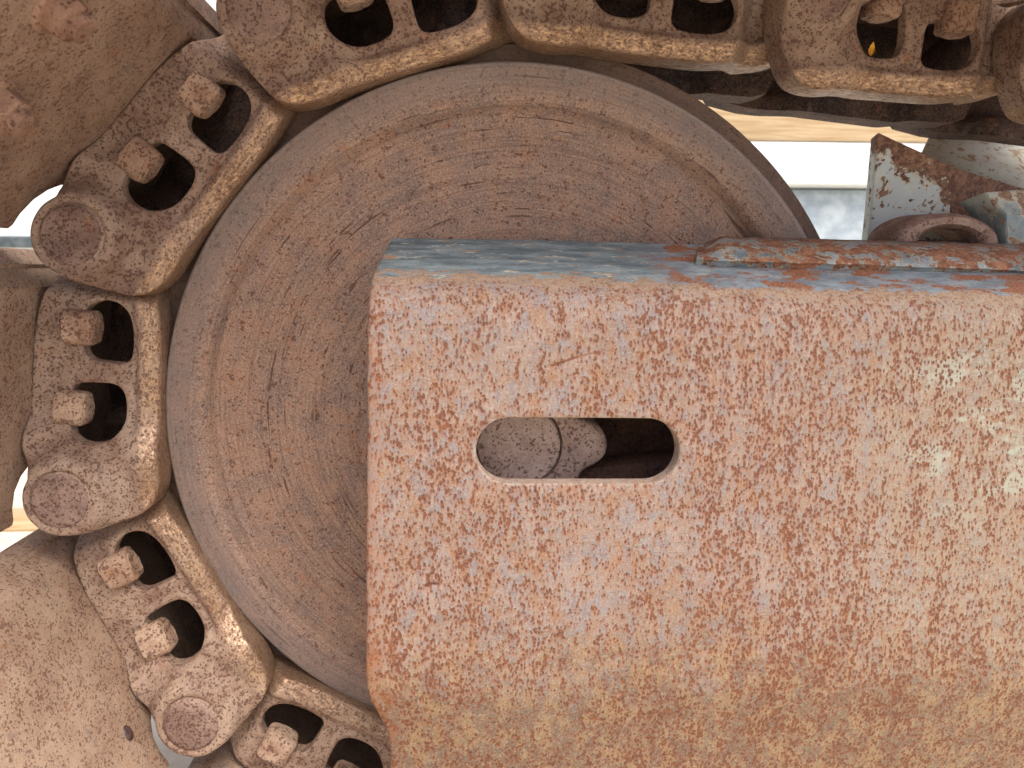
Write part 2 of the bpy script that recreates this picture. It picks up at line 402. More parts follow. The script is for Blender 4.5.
    col = k.mix(k.math('MULTIPLY', er, 0.8), col, srgb(176, 136, 100))
    h = k.math('MULTIPLY', pits, -0.0004); h = k.math('ADD', h, k.math('MULTIPLY', mid, 0.0022)); h = k.math('ADD', h, k.math('MULTIPLY', fine, 0.00045))
    h = k.math('ADD', h, k.math('MULTIPLY', k.math('SUBTRACT', pt, chips), 0.0004))
    return k.fin(col, k.math('SUBTRACT', 0.64, k.math('MULTIPLY', pt, 0.1)), 0.0, k.bump(h, 0.8, 1.0), 0.4)
M_guard = guard_mat()

def chipped_paint(name, paint_a, paint_b, rust_a, rust_b, thr=0.52, scale=24, fall=None):
    k = N(name); v = k.tc; X, Y, Z = k.xyz(v)
    n1 = k.noise(v, scale, 7, 0.72, 0.4); n2 = k.noise(v, 130, 4, 0.7); fine = k.noise(v, 420, 3, 0.7)
    f = n1
    if fall: f = k.math('ADD', n1, k.math('MULTIPLY', k.ramp(fall[0](X, Y, Z, k), fall[1], fall[2]), fall[3]))
    rm = k.ramp(f, thr, thr + 0.025)
    sp = k.ramp(k.noise(v, 110, 3, 0.6), 0.60, 0.64)
    rm = k.math('MAXIMUM', rm, sp)
    rust = k.mix(k.ramp(n2, 0.4, 0.62), rust_a, rust_b)
    rust = k.mix(k.math('MULTIPLY', k.ramp(fine, 0.5, 0.7), 0.4), rust, srgb(190, 160, 136))
    paint = k.mix(k.ramp(k.noise(v, 12, 5, 0.65), 0.4, 0.62), paint_a, paint_b)
    edge = k.math('MULTIPLY', k.ramp(f, thr - 0.035, thr), k.math('SUBTRACT', 1.0, rm))
    paint = k.mix(k.math('MULTIPLY', edge, 0.7), paint, srgb(206, 192, 160))
    col = k.mix(rm, paint, rust)
    h = k.math('MULTIPLY', rm, -0.0009); h = k.math('ADD', h, k.math('MULTIPLY', n2, 0.0012)); h = k.math('ADD', h, k.math('MULTIPLY', fine, 0.0004)); b = k.bump(h, 0.8, 1.0)
    return k.fin(col, k.math('ADD', 0.55, k.math('MULTIPLY', rm, 0.3)), 0.0, b, 0.4)
M_bracket = chipped_paint('bracket_paint', srgb(182, 192, 192), srgb(198, 206, 204), srgb(96, 68, 54), srgb(146, 110, 88), 0.575, 34,
    (lambda X, Y, Z, k: k.math('ADD', X, k.math('MULTIPLY', Z, 1.1)), 0.55, 0.64, 0.20))
M_strip = chipped_paint('strip_paint', srgb(104, 117, 124), srgb(150, 160, 166), srgb(122, 80, 60), srgb(164, 118, 90), 0.565, 52,
    (lambda X, Y, Z, k: k.math('ADD', Z, k.math('MULTIPLY', k.math('ADD', X, 0.085), 0.0183)), 0.002, 0.016, 0.10))
M_frame = chipped_paint('frame_paint', srgb(112, 126, 130), srgb(172, 178, 170), srgb(128, 98, 80), srgb(160, 134, 114), 0.56, 30)
M_lug = cast_rust('lug_steel', srgb(160, 136, 122), srgb(124, 96, 84), srgb(88, 62, 54), 280, 0.2, rnd=False)

def plain(name, a, b, scale=20, rough=0.7, stretch=(1, 1, 1), lo=0.38, hi=0.62, metal=0.0, bump=0.002):
    k = N(name); v = k.mapping(k.tc, scale=stretch); n = k.noise(v, scale, 5, 0.65, 0.3)
    return k.fin(k.mix(k.ramp(n, lo, hi), a, b), rough, metal, k.bump(n, 0.3, bump))
def wood_mat():
    k = N('timber'); v = k.tc
    g = k.noise(k.mapping(v, scale=(1.2, 12, 22)), 3.0, 5, 0.6, 0.8); f = k.noise(k.mapping(v, scale=(3, 40, 120)), 2.5, 3, 0.6)
    c = k.mix(k.ramp(g, 0.35, 0.65), srgb(184, 156, 116), srgb(208, 186, 150))
    c = k.mix(k.math('MULTIPLY', k.ramp(f, 0.5, 0.7), 0.4), c, srgb(150, 112, 74))
    kn = k.ramp(k.voro(k.mapping(v, scale=(1, 2, 3.2)), 3.2), 0.13, 0.05)
    c = k.mix(k.math('MULTIPLY', kn, 0.8), c, srgb(96, 62, 40))
    return k.fin(c, 0.75, 0, k.bump(g, 0.3, 0.003))
M_wood = wood_mat()
M_white = plain('white_sheet', srgb(214, 222, 226), srgb(226, 231, 233), 3, 0.45)
M_galv = plain('galvanised', srgb(146, 160, 170), srgb(178, 190, 196), 14, 0.5)
M_ground = plain('pale_ground', srgb(214, 202, 178), srgb(238, 228, 206), 7, 0.9)
M_wall = plain('pale_wall', srgb(214, 224, 224), srgb(232, 238, 238), 2, 0.7)
M_dark = plain('dark_gap', srgb(60, 70, 76), srgb(90, 100, 104), 9, 0.6)
M_yellow = plain('yellow_leaf', srgb(214, 160, 30), srgb(190, 130, 30), 60, 0.6)
M_plug = plain('dark_plug', srgb(60, 46, 44), srgb(92, 72, 66), 200, 0.4)

# ------------------------------------------------------------------ track sections (link pair + shoe + nuts + pin move as one)
CX, CZ = 0.0596, -0.154             # idler axle
RP = 0.4462                          # pin circle
PIN = {3: (-0.1745, 0.2290), 4: (-0.3495, 0.0315), 5: (-0.3795, -0.2170), 6: (-0.2715, -0.4520)}
PIN[2] = U(536, -56, -0.02)
PIN[1] = U(816, -6, -0.02)
PIN[0] = U(1057, 28, -0.02)
PIN[-1] = (2 * PIN[0][0] - PIN[1][0], 2 * PIN[0][1] - PIN[1][1])
a6 = math.atan2(PIN[6][1] - CZ, PIN[6][0] - CX)
PIN[7] = (CX + RP * math.cos(a6 + math.radians(33.6)), CZ + RP * math.sin(a6 + math.radians(33.6)))

B, T = Vector(PIN[5]), Vector(PIN[4])
PITCHL = (B - T).length
eu = (B - T).normalized(); ev = Vector((eu.y, -eu.x))         # ev points away from the wheel
if ev.x > 0: ev = -ev
def loc(px, py, y=0.0):
    p = Vector(U(px, py, y)) - B
    return (p.dot(eu), p.dot(ev))                                # u: 0 at boss pin, -pitch at tucked pin; v outward
Lp = PITCHL
outline = [loc(*p) for p in [
    (54.7, 259), (47, 241), (51, 216), (70, 204), (98, 207), (118, 219)]] + [loc(*p) for p in [(137, 232, .021), (152, 250, .021), (157, 280, .016), (158, 306, .008), (158.5, 330), (158.5, 360), (158, 400), (158, 440)]] + [loc(x, y, -0.018) for x, y in [(157, 474), (155, 498), (146, 513), (122, 523), (98, 530)]]
bc = 0.0355
for i in range(13):      # round boss nose about the pin
    a = math.radians(-14 + i * 11.3)
    outline.append((bc * math.cos(a), bc * math.sin(a)))
outline = outline[:19] + [p for p in outline[19:]]
outline += [loc(x, y, -0.016) for x, y in [(31, 470), (22, 460), (19, 440)]] + [loc(20.5, 404, -0.01), loc(26, 386, -0.003)] + [loc(x, y) for x, y in [(28.5, 362), (29, 340), (32, 315), (42, 286)]]
def clean(P, it=1): return chaikin(P, it)
outline = clean(outline, 2)
win1 = chaikin([loc(*p) for p in [(90, 303), (103, 299.5), (120, 305), (130, 322), (131, 348), (127, 365), (104, 363), (88, 361), (80, 352), (79, 325), (82, 309)]], 2)
win2 = chaikin([loc(*p) for p in [(72, 384), (92, 383.5), (110, 384.5), (120, 390), (124, 404), (123, 428), (113, 440), (96, 444), (80, 440), (71, 431), (69, 408), (69, 391)]], 2)
rail_pts = np.array([loc(*p) for p in [(137, 232, .021), (152, 250, .021), (157, 280, .016), (158, 306, .008), (158.5, 330), (158.5, 360), (158, 400), (158, 440)]] + [loc(157, 474, -.018), loc(155, 500, -.018)])
def rail_dist(V):
    best = np.full(len(V), 1e9)
    for a, b in zip(rail_pts[:-1], rail_pts[1:]):
        ab = b - a; t = np.clip(((V - a) @ ab) / (ab @ ab), 0, 1); best = np.minimum(best, np.linalg.norm(V - (a + t[:, None] * ab), axis=1))
    return best
def offs(V):
    s = V[:, 0] / Lp + 1.0
    return 0.021 * (1 - sm(0.15, 0.235, s)) - 0.018 * sm(0.66, 0.86, s)
v0_far = 0.5 * (loc(29.5, 335)[1] + loc(19, 440, -0.018)[1]) - 0.001
def link_front(V):
    y = offs(V)
    r = np.linalg.norm(V, axis=1)
    y = y - 0.016 * (1 - sm(0.034, 0.049, r)) + 0.0045 * np.exp(-((r - 0.056) / 0.009) ** 2)                      # boss swells round the pin
    y = y + (0.0016 + 0.0014 * np.sin(np.arctan2(V[:, 1], V[:, 0]) - 1.0)) * np.exp(-((r - 0.0283) / 0.0012) ** 2)          # groove round the pin
    d = rail_dist(V)
    y = y + 0.0065 * sm(0.0175, 0.0245, d) * sm(-0.050, -0.075, V[:, 0])    # web sits back from the rail
    y = y + 0.0075 * np.clip((0.0165 - d) / 0.0165, 0, 1) ** 1.1    # worn chamfer
    dw = seg_dist(V, [win1, win2])
    y = y - 0.0013 * np.exp(-((dw - 0.0045) / 0.0030) ** 2)          # rolled lip round the windows
    y = y + np.array([0.0006 * mnoise.noise(Vector((p[0] * 38, p[1] * 38, 3.1))) + 0.0005 * mnoise.noise(Vector((p[0] * 120, p[1] * 120, 7.1))) for p in V])
    return y
def link_back(V):
    d, r = rail_dist(V), np.linalg.norm(V, axis=1)
    t = np.maximum(1 - sm(0.022, 0.034, d), 1 - sm(0.036, 0.052, r))
    t = np.maximum(t, np.maximum(sm(-0.050, -0.030, V[:, 0]), 1 - sm(-Lp + 0.012, -Lp + 0.028, V[:, 0])))
    return offs(V) + 0.020 + 0.020 * t
def lplace(u, v, y): return (u, y, v)
ring_pts = np.array([(r * math.cos(a), r * math.sin(a)) for r in (0.0262, 0.0272, 0.0283, 0.0294, 0.0305) for a in np.linspace(0, 2 * math.pi, 90, endpoint=False)])
vs, fs = relief(outline, [win1, win2], link_front, link_back, lplace, step=0.0026, grid=0.0027, rad=0.0028, hrad=0.0020, more=ring_pts)

# a section's own frame: x = along the pin line towards the boss pin, z = away from the wheel, y = away from the camera
proto = empty('track_section', (0, 0, 0), 'x', 'track section', 'links and shoes of the crawler track')
link = mesh_obj('link_plate', vs, fs, M_link, proto); fix_normals(link); link.data.shade_smooth(); link.data.set_sharp_from_angle(angle=math.radians(70))
def add_worn(o):
    me = o.data; at = me.attributes.new('worn', 'FLOAT', 'POINT')
    co = np.zeros(len(me.vertices) * 3); me.vertices.foreach_get('co', co); co = co.reshape(-1, 3)
    d = rail_dist(co[:, [0, 2]])
    wv = (1 - sm(0.012, 0.020, d))
    at.data.foreach_set('value', wv.astype(np.float32))
add_worn(link)
far_lo = loc(156, 400)[1]
far_out = chaikin([(-Lp - .03, .02), (-Lp - .03, far_lo + .012), (-Lp, far_lo), (-Lp * .5, far_lo), (0.02, far_lo), (.036, far_lo + .02), (.036, .02), (0, .042), (-.03, v0_far), (-.1, v0_far), (-.21, v0_far), (-Lp, .04)], 1)
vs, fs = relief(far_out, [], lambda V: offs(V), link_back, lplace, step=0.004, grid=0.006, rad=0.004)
far = mesh_obj('link_plate', vs, fs, M_inner_shaded, proto); fix_normals(far); far.data.shade_smooth(); far.data.set_sharp_from_angle(angle=math.radians(60))
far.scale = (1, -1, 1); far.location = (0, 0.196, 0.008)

# pin end
pinprof = [(0.0, -0.0005), (0.006, -0.0004), (0.016, -0.0001), (0.0235, -0.0008), (0.0262, 0.0004), (0.0272, 0.003), (0.0272, 0.012)]
pv, pf = lathe([(max(r, 1e-5), -0.0348 + y) for r, y in pinprof], 48)
pin = mesh_obj('pin', pv, pf, M_pin, proto, auto=50)
bv, bf = lathe([(0.022, 0.036), (0.036, 0.040), (0.036, 0.160), (0.022, 0.164)], 40)
bush = mesh_obj('bushing', bv, bf, M_inner_shaded, proto, auto=40)

# nuts, seen from the side, bolt end towards the wheel
def make_nut(c, par, L=0.0265, W=0.0335, y=0.0095, rotdeg=0, seed=1):
    import bmesh
    bm = bmesh.new()
    bmesh.ops.create_cube(bm, size=1)
    bmesh.ops.scale(bm, vec=(W, W * 0.9, L), verts=bm.verts)
    vert_e = [e for e in bm.edges if abs((e.verts[0].co - e.verts[1].co).z) > L * 0.5]
    bmesh.ops.bevel(bm, geom=vert_e, offset=W * 0.26, segments=5, profile=0.5, affect='EDGES')
    top = [e for e in bm.edges if all(v.co.z < -L * 0.49 for v in e.verts)]
    bmesh.ops.bevel(bm, geom=top, offset=0.0050, segments=5, profile=0.5, affect='EDGES')
    res = bmesh.ops.create_cone(bm, cap_ends=True, segments=24, radius1=0.0105, radius2=0.0115, depth=0.007)
    for v in res['verts']: v.co.z -= L * 0.5 - 0.0022
    rnd = random.Random(seed)
    for v in bm.verts:
        n = mnoise.noise(v.co * 90 + Vector((seed * 3.3, 0, 0))); v.co += v.normal * 0.0011 * n
    m = Matrix.Translation((c[0], y, c[1])) @ Matrix.Rotation(math.radians(rotdeg), 4, 'Z')
    o = bm_obj('nut', bm, M_nut, par, m, auto=45)
    return o
n1 = make_nut(loc(76, 328, -0.006), proto, rotdeg=4, seed=1)
n2 = make_nut(loc(67, 410, -0.006), proto, rotdeg=-5, seed=2)

# shoe: bent plate, cut out round the boss at its trailing end
v0 = 0.5 * (loc(29.5, 335)[1] + loc(19, 440, -0.018)[1])
crease = loc(40, 286); lead = loc(17, 248.4); trail = loc(28, 521); v0 += 0.0016
prof = [(trail[0] + 0.000, v0), (crease[0] + 0.0012, v0), (crease[0] - 0.0012, v0 + 0.0010), (lead[0], v0 + 0.027)]
seg = [0]
for a, b in zip(prof[:-1], prof[1:]): seg.append(seg[-1] + math.hypot(b[0] - a[0], b[1] - a[1]))
def prof_at(s):
    s = min(max(s, 0), seg[-1])
    for i in range(len(seg) - 1):
        if s <= seg[i + 1] + 1e-12:
            t = (s - seg[i]) / (seg[i + 1] - seg[i]); a, b = prof[i], prof[i + 1]
            tx, tz = (b[0] - a[0]), (b[1] - a[1]); l = math.hypot(tx, tz)
            return a[0] + tx * t, a[1] + tz * t, tx / l, tz / l
y0, y1, SL = -0.34, 0.52, seg[-1]
def notch(ya, yb):
    c = (ya + yb) / 2
    return [(0, ya), (0.018, ya - 0.004), (0.034, ya - 0.001), (0.046, ya + 0.009), (0.053, ya + 0.022), (0.055, c), (0.053, yb - 0.022), (0.046, yb - 0.009), (0.034, yb + 0.001), (0.018, yb + 0.004), (0, yb)]
sh_out = [(0, y0), ] + notch(-0.014, 0.070) + [(0, y1), (SL, y1), (SL, y0)]
def shoe_place(s, y, d):
    x, z, tx, tz = prof_at(s)
    nx, nz = tz, -tx       # outward normal
    if nz < 0: nx, nz = -nx, -nz
    return (x + nx * d, y, z + nz * d)
vs, fs = relief(sh_out, [], lambda V: np.array([0.0005 * mnoise.noise(Vector((p[0] * 22, p[1] * 14, 1.7))) for p in V]), lambda V: np.full(len(V), 0.013), shoe_place, step=0.006, grid=0.008, rad=0.0025)
shoe = mesh_obj('shoe', vs, fs, M_shoe, proto); fix_normals(shoe); shoe.data.shade_smooth(); shoe.data.set_sharp_from_angle(angle=math.radians(17))
# grouser bars on the ground side
gb = []
gbf = []
def add_box(vl, fl, x0, x1, ya, yb, z0, z1, taper=0.0):
    b = len(vl)
    vl += [(x0, ya, z0), (x1, ya, z0), (x1, yb, z0), (x0, yb, z0), (x0 + taper, ya, z1), (x1 - taper, ya, z1), (x1 - taper, yb, z1), (x0 + taper, yb, z1)]
    fl += [(b, b + 3, b + 2, b + 1), (b + 4, b + 5, b + 6, b + 7), (b, b + 1, b + 5, b + 4), (b + 1, b + 2, b + 6, b + 5), (b + 2, b + 3, b + 7, b + 6), (b + 3, b, b + 4, b + 7)]
for gx in (-0.075, -0.145, -0.205): add_box(gb, gbf, gx - 0.012, gx + 0.012, y0 + 0.002, y1 - 0.002, v0 + 0.012, v0 + 0.034, 0.004)
mesh_obj('grouser', gb, gbf, M_shoe, proto, smooth=False)

def place_section(root, i_boss, i_tuck, kids=True):
    b, t = Vector(PIN[i_boss]), Vector(PIN[i_tuck])
    e = (b - t).normalized()
    o = Vector((e.y, -e.x)); c = Vector((CX, CZ))
    if o.dot(b - c) < 0: o = -o
    # frame: local x -> e, local z -> o, local y -> world y
    X = Vector((e.x, 0, e.y)); Zv = Vector((o.x, 0, o.y)); Yv = Vector((0, 1, 0))
    k = (b - t).length / PITCHL      # links worn longer or shorter by a few per cent
    m = Matrix((X * k, Yv, Zv)).transposed().to_4x4(); m.translation = Vector((b.x, 0, b.y))
    root.matrix_world = m
def hand():   # is the section's frame right handed?
    X = Vector((eu.x, 0, eu.y)); Z = Vector((ev.x, 0, ev.y)); return X.cross(Vector((0, 1, 0))).dot(Z)
print('frame handedness', hand(), 'pitch', Lp, 'v0', v0, 'crease', crease, 'lead', lead, 'trail', trail)

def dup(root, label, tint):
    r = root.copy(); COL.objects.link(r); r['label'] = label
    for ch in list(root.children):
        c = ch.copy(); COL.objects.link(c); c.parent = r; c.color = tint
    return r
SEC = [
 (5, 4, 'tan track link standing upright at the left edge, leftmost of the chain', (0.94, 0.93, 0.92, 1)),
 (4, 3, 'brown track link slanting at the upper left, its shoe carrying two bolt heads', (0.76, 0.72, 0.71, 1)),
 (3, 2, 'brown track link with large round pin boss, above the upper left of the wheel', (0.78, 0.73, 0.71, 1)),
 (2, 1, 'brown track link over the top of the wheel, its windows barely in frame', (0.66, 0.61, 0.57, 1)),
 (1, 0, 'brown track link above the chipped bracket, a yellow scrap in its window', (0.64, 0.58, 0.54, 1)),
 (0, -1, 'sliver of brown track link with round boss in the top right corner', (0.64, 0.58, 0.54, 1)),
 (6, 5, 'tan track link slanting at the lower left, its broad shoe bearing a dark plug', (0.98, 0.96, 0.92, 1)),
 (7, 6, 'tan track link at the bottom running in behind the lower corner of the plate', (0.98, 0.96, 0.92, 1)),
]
roots = {}
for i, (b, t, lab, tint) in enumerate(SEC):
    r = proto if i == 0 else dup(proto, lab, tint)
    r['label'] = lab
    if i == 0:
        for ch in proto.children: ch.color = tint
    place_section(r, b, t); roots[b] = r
bpy.context.view_layer.update()

# extra fixings on single shoes
def on_shoe(b, px, py):
    """meet the sight line with the inner face of a section's shoe, in that section's frame"""
    m = roots[b].matrix_world.inverted(); o = m @ Vector((0, -D, 0)); p = m @ U3(px, py, 0.0); d = p - o
    t = (v0 - o.z) / d.z; return o + d * t
def shoe_bolt(b, px, py, tint, s=1.0):
    import bmesh
    p = on_shoe(b, px, py); bm = bmesh.new()
    r = bmesh.ops.create_cone(bm, cap_ends=True, segments=6, radius1=0.017 * s, radius2=0.016 * s, depth=0.016)
    bmesh.ops.bevel(bm, geom=bm.edges[:], offset=0.0014, segments=2, profile=0.5, affect='EDGES')
    r = bmesh.ops.create_cone(bm, cap_ends=True, segments=24, radius1=0.010 * s, radius2=0.0095 * s, depth=0.009)
    for v in r['verts']: v.co.z += 0.011
    r = bmesh.ops.create_cone(bm, cap_ends=True, segments=32, radius1=0.021 * s, radius2=0.019 * s, depth=0.004)
    for v in r['verts']: v.co.z -= 0.008
    bm.transform(Matrix.Rotation(math.pi, 4, 'X'))
    o = bm_obj('bolt', bm, M_bolt, roots[b], Matrix.Translation((p.x, p.y, v0 - 0.009)), auto=25); o.color = tint
shoe_bolt(4, 56, 8, (0.86, 0.80, 0.78, 1)); shoe_bolt(4, -4, 104, (0.84, 0.8, 0.78, 1))
p = on_shoe(6, 128, 733)
pl, pf2 = lathe([(1e-5, -0.003), (0.003, -0.0028), (0.006, -0.0015), (0.0075, 0.0005), (0.0078, 0.003)], 20)
o = mesh_obj('plug', [(p.x + a * 1.15, p.y + c * 0.9, v0 + b_) for a, b_, c in pl], pf2, M_plug, roots[6])
# yellow scrap caught in a window of the top link
sc = U3(872, 46, 0.014)
t = empty('leaf_scrap', sc, 'small yellow leaf scrap caught in the window of the top track link', 'leaf')
lv = [(-.004, 0, -.006), (.001, .002, -.008), (.005, .0, -.002), (.006, .003, .006), (.003, .001, .013), (-.001, .002, .008), (-.005, .001, .001)]
n_ = len(lv); lv2 = lv + [(a, b_ + 0.0008, c) for a, b_, c in lv]
lf = [tuple(range(n_)), tuple(range(2 * n_ - 1, n_ - 1, -1))] + [(i, (i + 1) % n_, (i + 1) % n_ + n_, i + n_) for i in range(n_)]
mesh_obj('blade', [(a * .65, b_ * .65, c * .65 - .004) for a, b_, c in lv2], lf, M_yellow, t, smooth=False)

# ------------------------------------------------------------------ idler wheel
idl = empty('track_idler', (CX, 0.018, CZ), 'large rusty disc wheel with ring scratches, half hidden by the slotted plate', 'idler wheel')
RD = 0.3568
prof_d = [(0.04, -0.020), (0.10, -0.018), (0.15, -0.009), (0.19, -0.001), (0.22, 0.0050), (0.26, 0.0100), (0.290, 0.0140), (0.304, 0.0160), (0.3085, 0.0158), (0.3122, 0.0120), (0.3158, 0.0050), (0.320, 0.0014), (0.335, 0.0004), (0.349, 0.0004), (0.3545, 0.0012), (RD, 0.0035), (RD, 0.026), (RD, 0.0305)]
dv, df = lathe(prof_d, 256)
for i, v in enumerate(dv):
    n = mnoise.noise(Vector((v[0] * 14, v[2] * 14, 0.5))) * 0.0007; dv[i] = (v[0], v[1] + n, v[2])
wd = mesh_obj('wheel_disc', dv, df, M_disc, idl, auto=50); fix_normals(wd)
RF = 0.3825
prof_f = [(RD - 0.01, 0.0298), (RF - 0.009, 0.0300), (RF - 0.002, 0.0315), (RF, 0.036), (RF, 0.105), (RF - 0.006, 0.112), (RD - 0.01, 0.114)]
fv, ff = lathe(prof_f, 256)
o = mesh_obj('guide_flange', fv, ff, disc_mat('flange_steel_shaded', 0.6, (0.52, 0.47, 0.44)), idl, auto=50); fix_normals(o)  # same steel as the disc, tone darkened for shade in the gap under the links
bvv, bff = lathe([(RD - 0.012, 0.114), (RD, 0.114), (RD, 0.150), (0.10, 0.150), (0.10, 0.200), (1e-5, 0.200)], 128)
o = mesh_obj('rear_disc', bvv, bff, M_disc, idl, auto=40)
# hub and shaft end seen through the slot
hv, hf = lathe([(0.010, -0.100), (0.040, -0.098), (0.046, -0.09), (0.050, -0.03), (0.072, -0.012), (0.1, 0.0)], 72)
o = mesh_obj('hub', hv, hf, M_hub, idl, auto=50); fix_normals(o)

# ------------------------------------------------------------------ track frame (front yoke plate, top strip, bracket, lug)
gx0, gz0 = U(700, 500, -0.17)
fr = empty('idler_yoke', (0.25, -0.17, -0.50), 'rust-speckled steel frame with slotted plate, blue-grey upper edge and chipped bracket', 'yoke')
YG = -0.165
# profile: (photo row, depth, left edge column)
gp = [(236.0, -0.045, 391), (246, -0.070, 386.5), (256, -0.095, 381.5), (266, -0.1185, 376.5), (273, -0.133, 373.8), (281, -0.1455, 371), (289, -0.1535, 369.5), (299, -0.1590, 368.6), (311, -0.1622, 368.2), (326, -0.1642, 367.8), (345, YG, 367.6), (400, YG - .0006, 367.3), (500, YG - .001, 366.3), (600, YG - .0006, 365.6), (672, YG, 365.6),
      (690, YG + 0.0008, 367), (702, YG + .0025, 371), (714, YG + 0.006, 378), (726, YG + 0.010, 385), (740, YG + 0.0145, 388.5), (756, YG + 0.020, 390), (780, YG + 0.029, 391), (830, YG + 0.050, 392), (900, YG + 0.09, 393)]
GP = []
for py, y, lx in gp:
    a = U(lx, py, y); GP.append((y, a[1], a[0]))     # depth, height, left x
GS = [0]
for a, b_ in zip(GP[:-1], GP[1:]): GS.append(GS[-1] + math.hypot(a[0] - b_[0], a[1] - b_[1]))
GPa = np.array(GP); GSa = np.array(GS)
from_s = lambda s: (np.interp(s, GSa, GPa[:, 0]), np.interp(s, GSa, GPa[:, 1]), np.interp(s, GSa, GPa[:, 2]))
TILT = math.tan(math.radians(1.05))
XR = 0.62
def s_of_z(z): return np.interp(-z, -GPa[:, 1], GSa)
def gplace(s, x, d):
    y, z, _ = from_s(s); e = 0.002; y2, z2, _ = from_s(s + e); y1_, z1_, _ = from_s(s - e)
    ty, tz = y2 - y1_, z2 - z1_; l = math.hypot(ty, tz); ny, nz = -tz / l, ty / l    # inward normal (away from camera)
    if ny < 0: ny, nz = -ny, -nz
    xl = x - (-0.085)
    return (x, y + ny * d, z + nz * d - TILT * xl)
# outline in (s, x)
left = [(s, from_s(s)[2] + 0.0007 * mnoise.noise(Vector((s * 70, 1.3, 0))) + 0.0004 * mnoise.noise(Vector((s * 260, 4.3, 0)))) for s in np.linspace(0, GS[-1], 150)]
g_out = [(s, x) for s, x in left] + [(GS[-1], XR), (0, XR)]
# slot
def slot_pt(px, py):
    x, z = U(px, py, YG); z += TILT * (x + 0.085); return (s_of_z(z), x)
sl_, sr_, st_, sb_ = slot_pt(476, 450)[1], slot_pt(679.5, 453)[1], slot_pt(560, 418)[0], slot_pt(560, 483.5)[0]
rr = (sb_ - st_) / 2; cs = (sb_ + st_) / 2
slot = [(cs + rr * math.cos(a), sl_ + rr - rr * math.sin(a)) for a in np.linspace(0, math.pi, 22)] + [(cs + rr * math.cos(a), sr_ - rr - rr * math.sin(a)) for a in np.linspace(math.pi, 2 * math.pi, 22)]
def gfront(V):
    out_ = []
    for s, x in V:
        h = 0.0012 * mnoise.noise(Vector((s * 9, x * 7, 2.0))) + 0.0004 * mnoise.noise(Vector((s * 60, x * 60, 5.0)))
        # gouge above the slot and nick at the lower left
        out_.append(h)
    V = np.asarray(V); out_ = np.array(out_)
    a = np.array(slot_pt(551, 367)); b2 = np.array(slot_pt(603, 350)); ab = b2 - a; t = np.clip(((V - a) @ ab) / (ab @ ab), 0, 1)
    d = np.linalg.norm(V - (a + t[:, None] * ab), axis=1); out_ = out_ + 0.0014 * np.exp(-(d / 0.0016) ** 2) * (1 - t * 0.7)
    c = np.array(slot_pt(432, 584)); d = np.abs((V - c) / np.array([0.0018, 0.0045])); out_ = out_ + 0.002 * np.exp(-(d ** 2).sum(1))
    return out_
def line_pts(p, q, n):
    a, b = np.array(slot_pt(*p)), np.array(slot_pt(*q)); t_ = (b - a) / np.linalg.norm(b - a); nn = np.array([-t_[1], t_[0]])
    return [a + (b - a) * i / n + nn * o for i in range(n + 1) for o in (-0.003, -0.0014, 0, 0.0014, 0.003)]
gouge = np.array(line_pts((549, 367), (605, 350), 36) + line_pts((424, 585), (441, 584), 12))
vs, fs = relief(g_out, [slot], gfront, lambda V: np.full(len(V), 0.016), gplace, step=0.004, grid=0.0055, rad=0.003, hrad=0.0022, more=gouge)
gd = mesh_obj('guard_plate', vs, fs, M_guard, fr, world=True); fix_normals(gd); gd.data.shade_smooth(); gd.data.set_sharp_from_angle(angle=math.radians(60))

# shaft end cap + yoke arm inside
hx, hz = CX, CZ
cap_c = Vector((CX, -0.104, CZ))
shp = [(1e-5, -0.0015), (0.010, -0.0015), (0.0255, -0.001), (0.0262, 0.001), (0.0262, 0.05)]
# the visible arc of the cap sits round the axle
def cap_radius(): 
    a = U(561, 446, -0.124); return a[0] - U(519, 446, -0.124)[0]
rc = cap_radius(); CAPX, CAPZ = U(519, 447, -0.124)
cv, cf = lathe([(1e-5, 0), (rc * 0.5, -0.0002), (rc - 0.0016, 0), (rc, 0.0016), (rc, 0.05)], 64, (0, -0.1375, 0))
o = mesh_obj('shaft_end', cv, cf, M_hub, idl, auto=40); fix_normals(o); o.location = (CAPX - CX, 0, CAPZ - CZ)
# lobed arm of the yoke round the shaft
arm_px = [(600, 390), (574, 396), (576, 417), (588, 421), (602, 427), (610, 443), (607, 458), (596, 467), (584, 472), (579, 480), (580, 492), (584, 520), (540, 560), (480, 560), (452, 500), (452, 400), (500, 372), (560, 372)]
arm = chaikin([U(x, y, -0.118) for x, y in arm_px[1:]], 2)
vs, fs = relief(arm, [], lambda V: -0.118 + 0.0 * V[:, 0] + np.array([0.0012 * mnoise.noise(Vector((p[0] * 40, p[1] * 40, 9))) for p in V]) + 0.006 * np.exp(-((np.linalg.norm(V - np.array([CAPX, CAPZ]), axis=1) - rc - 0.0006) / 0.0010) ** 2), lambda V: np.full(len(V), -0.03), lambda u, v, y: (u, y, v), step=0.003, grid=0.004, rad=0.010, more=np.array([(CAPX + (rc + q) * math.cos(a), CAPZ + (rc + q) * math.sin(a)) for q in (-0.0012, -0.0003, 0.0006, 0.0015, 0.0024) for a in np.linspace(0, 2 * math.pi, 120, endpoint=False)]))
o = mesh_obj('bearing_arm', vs, fs, M_hub, fr, world=True); fix_normals(o); o.data.set_sharp_from_angle(angle=math.radians(60))
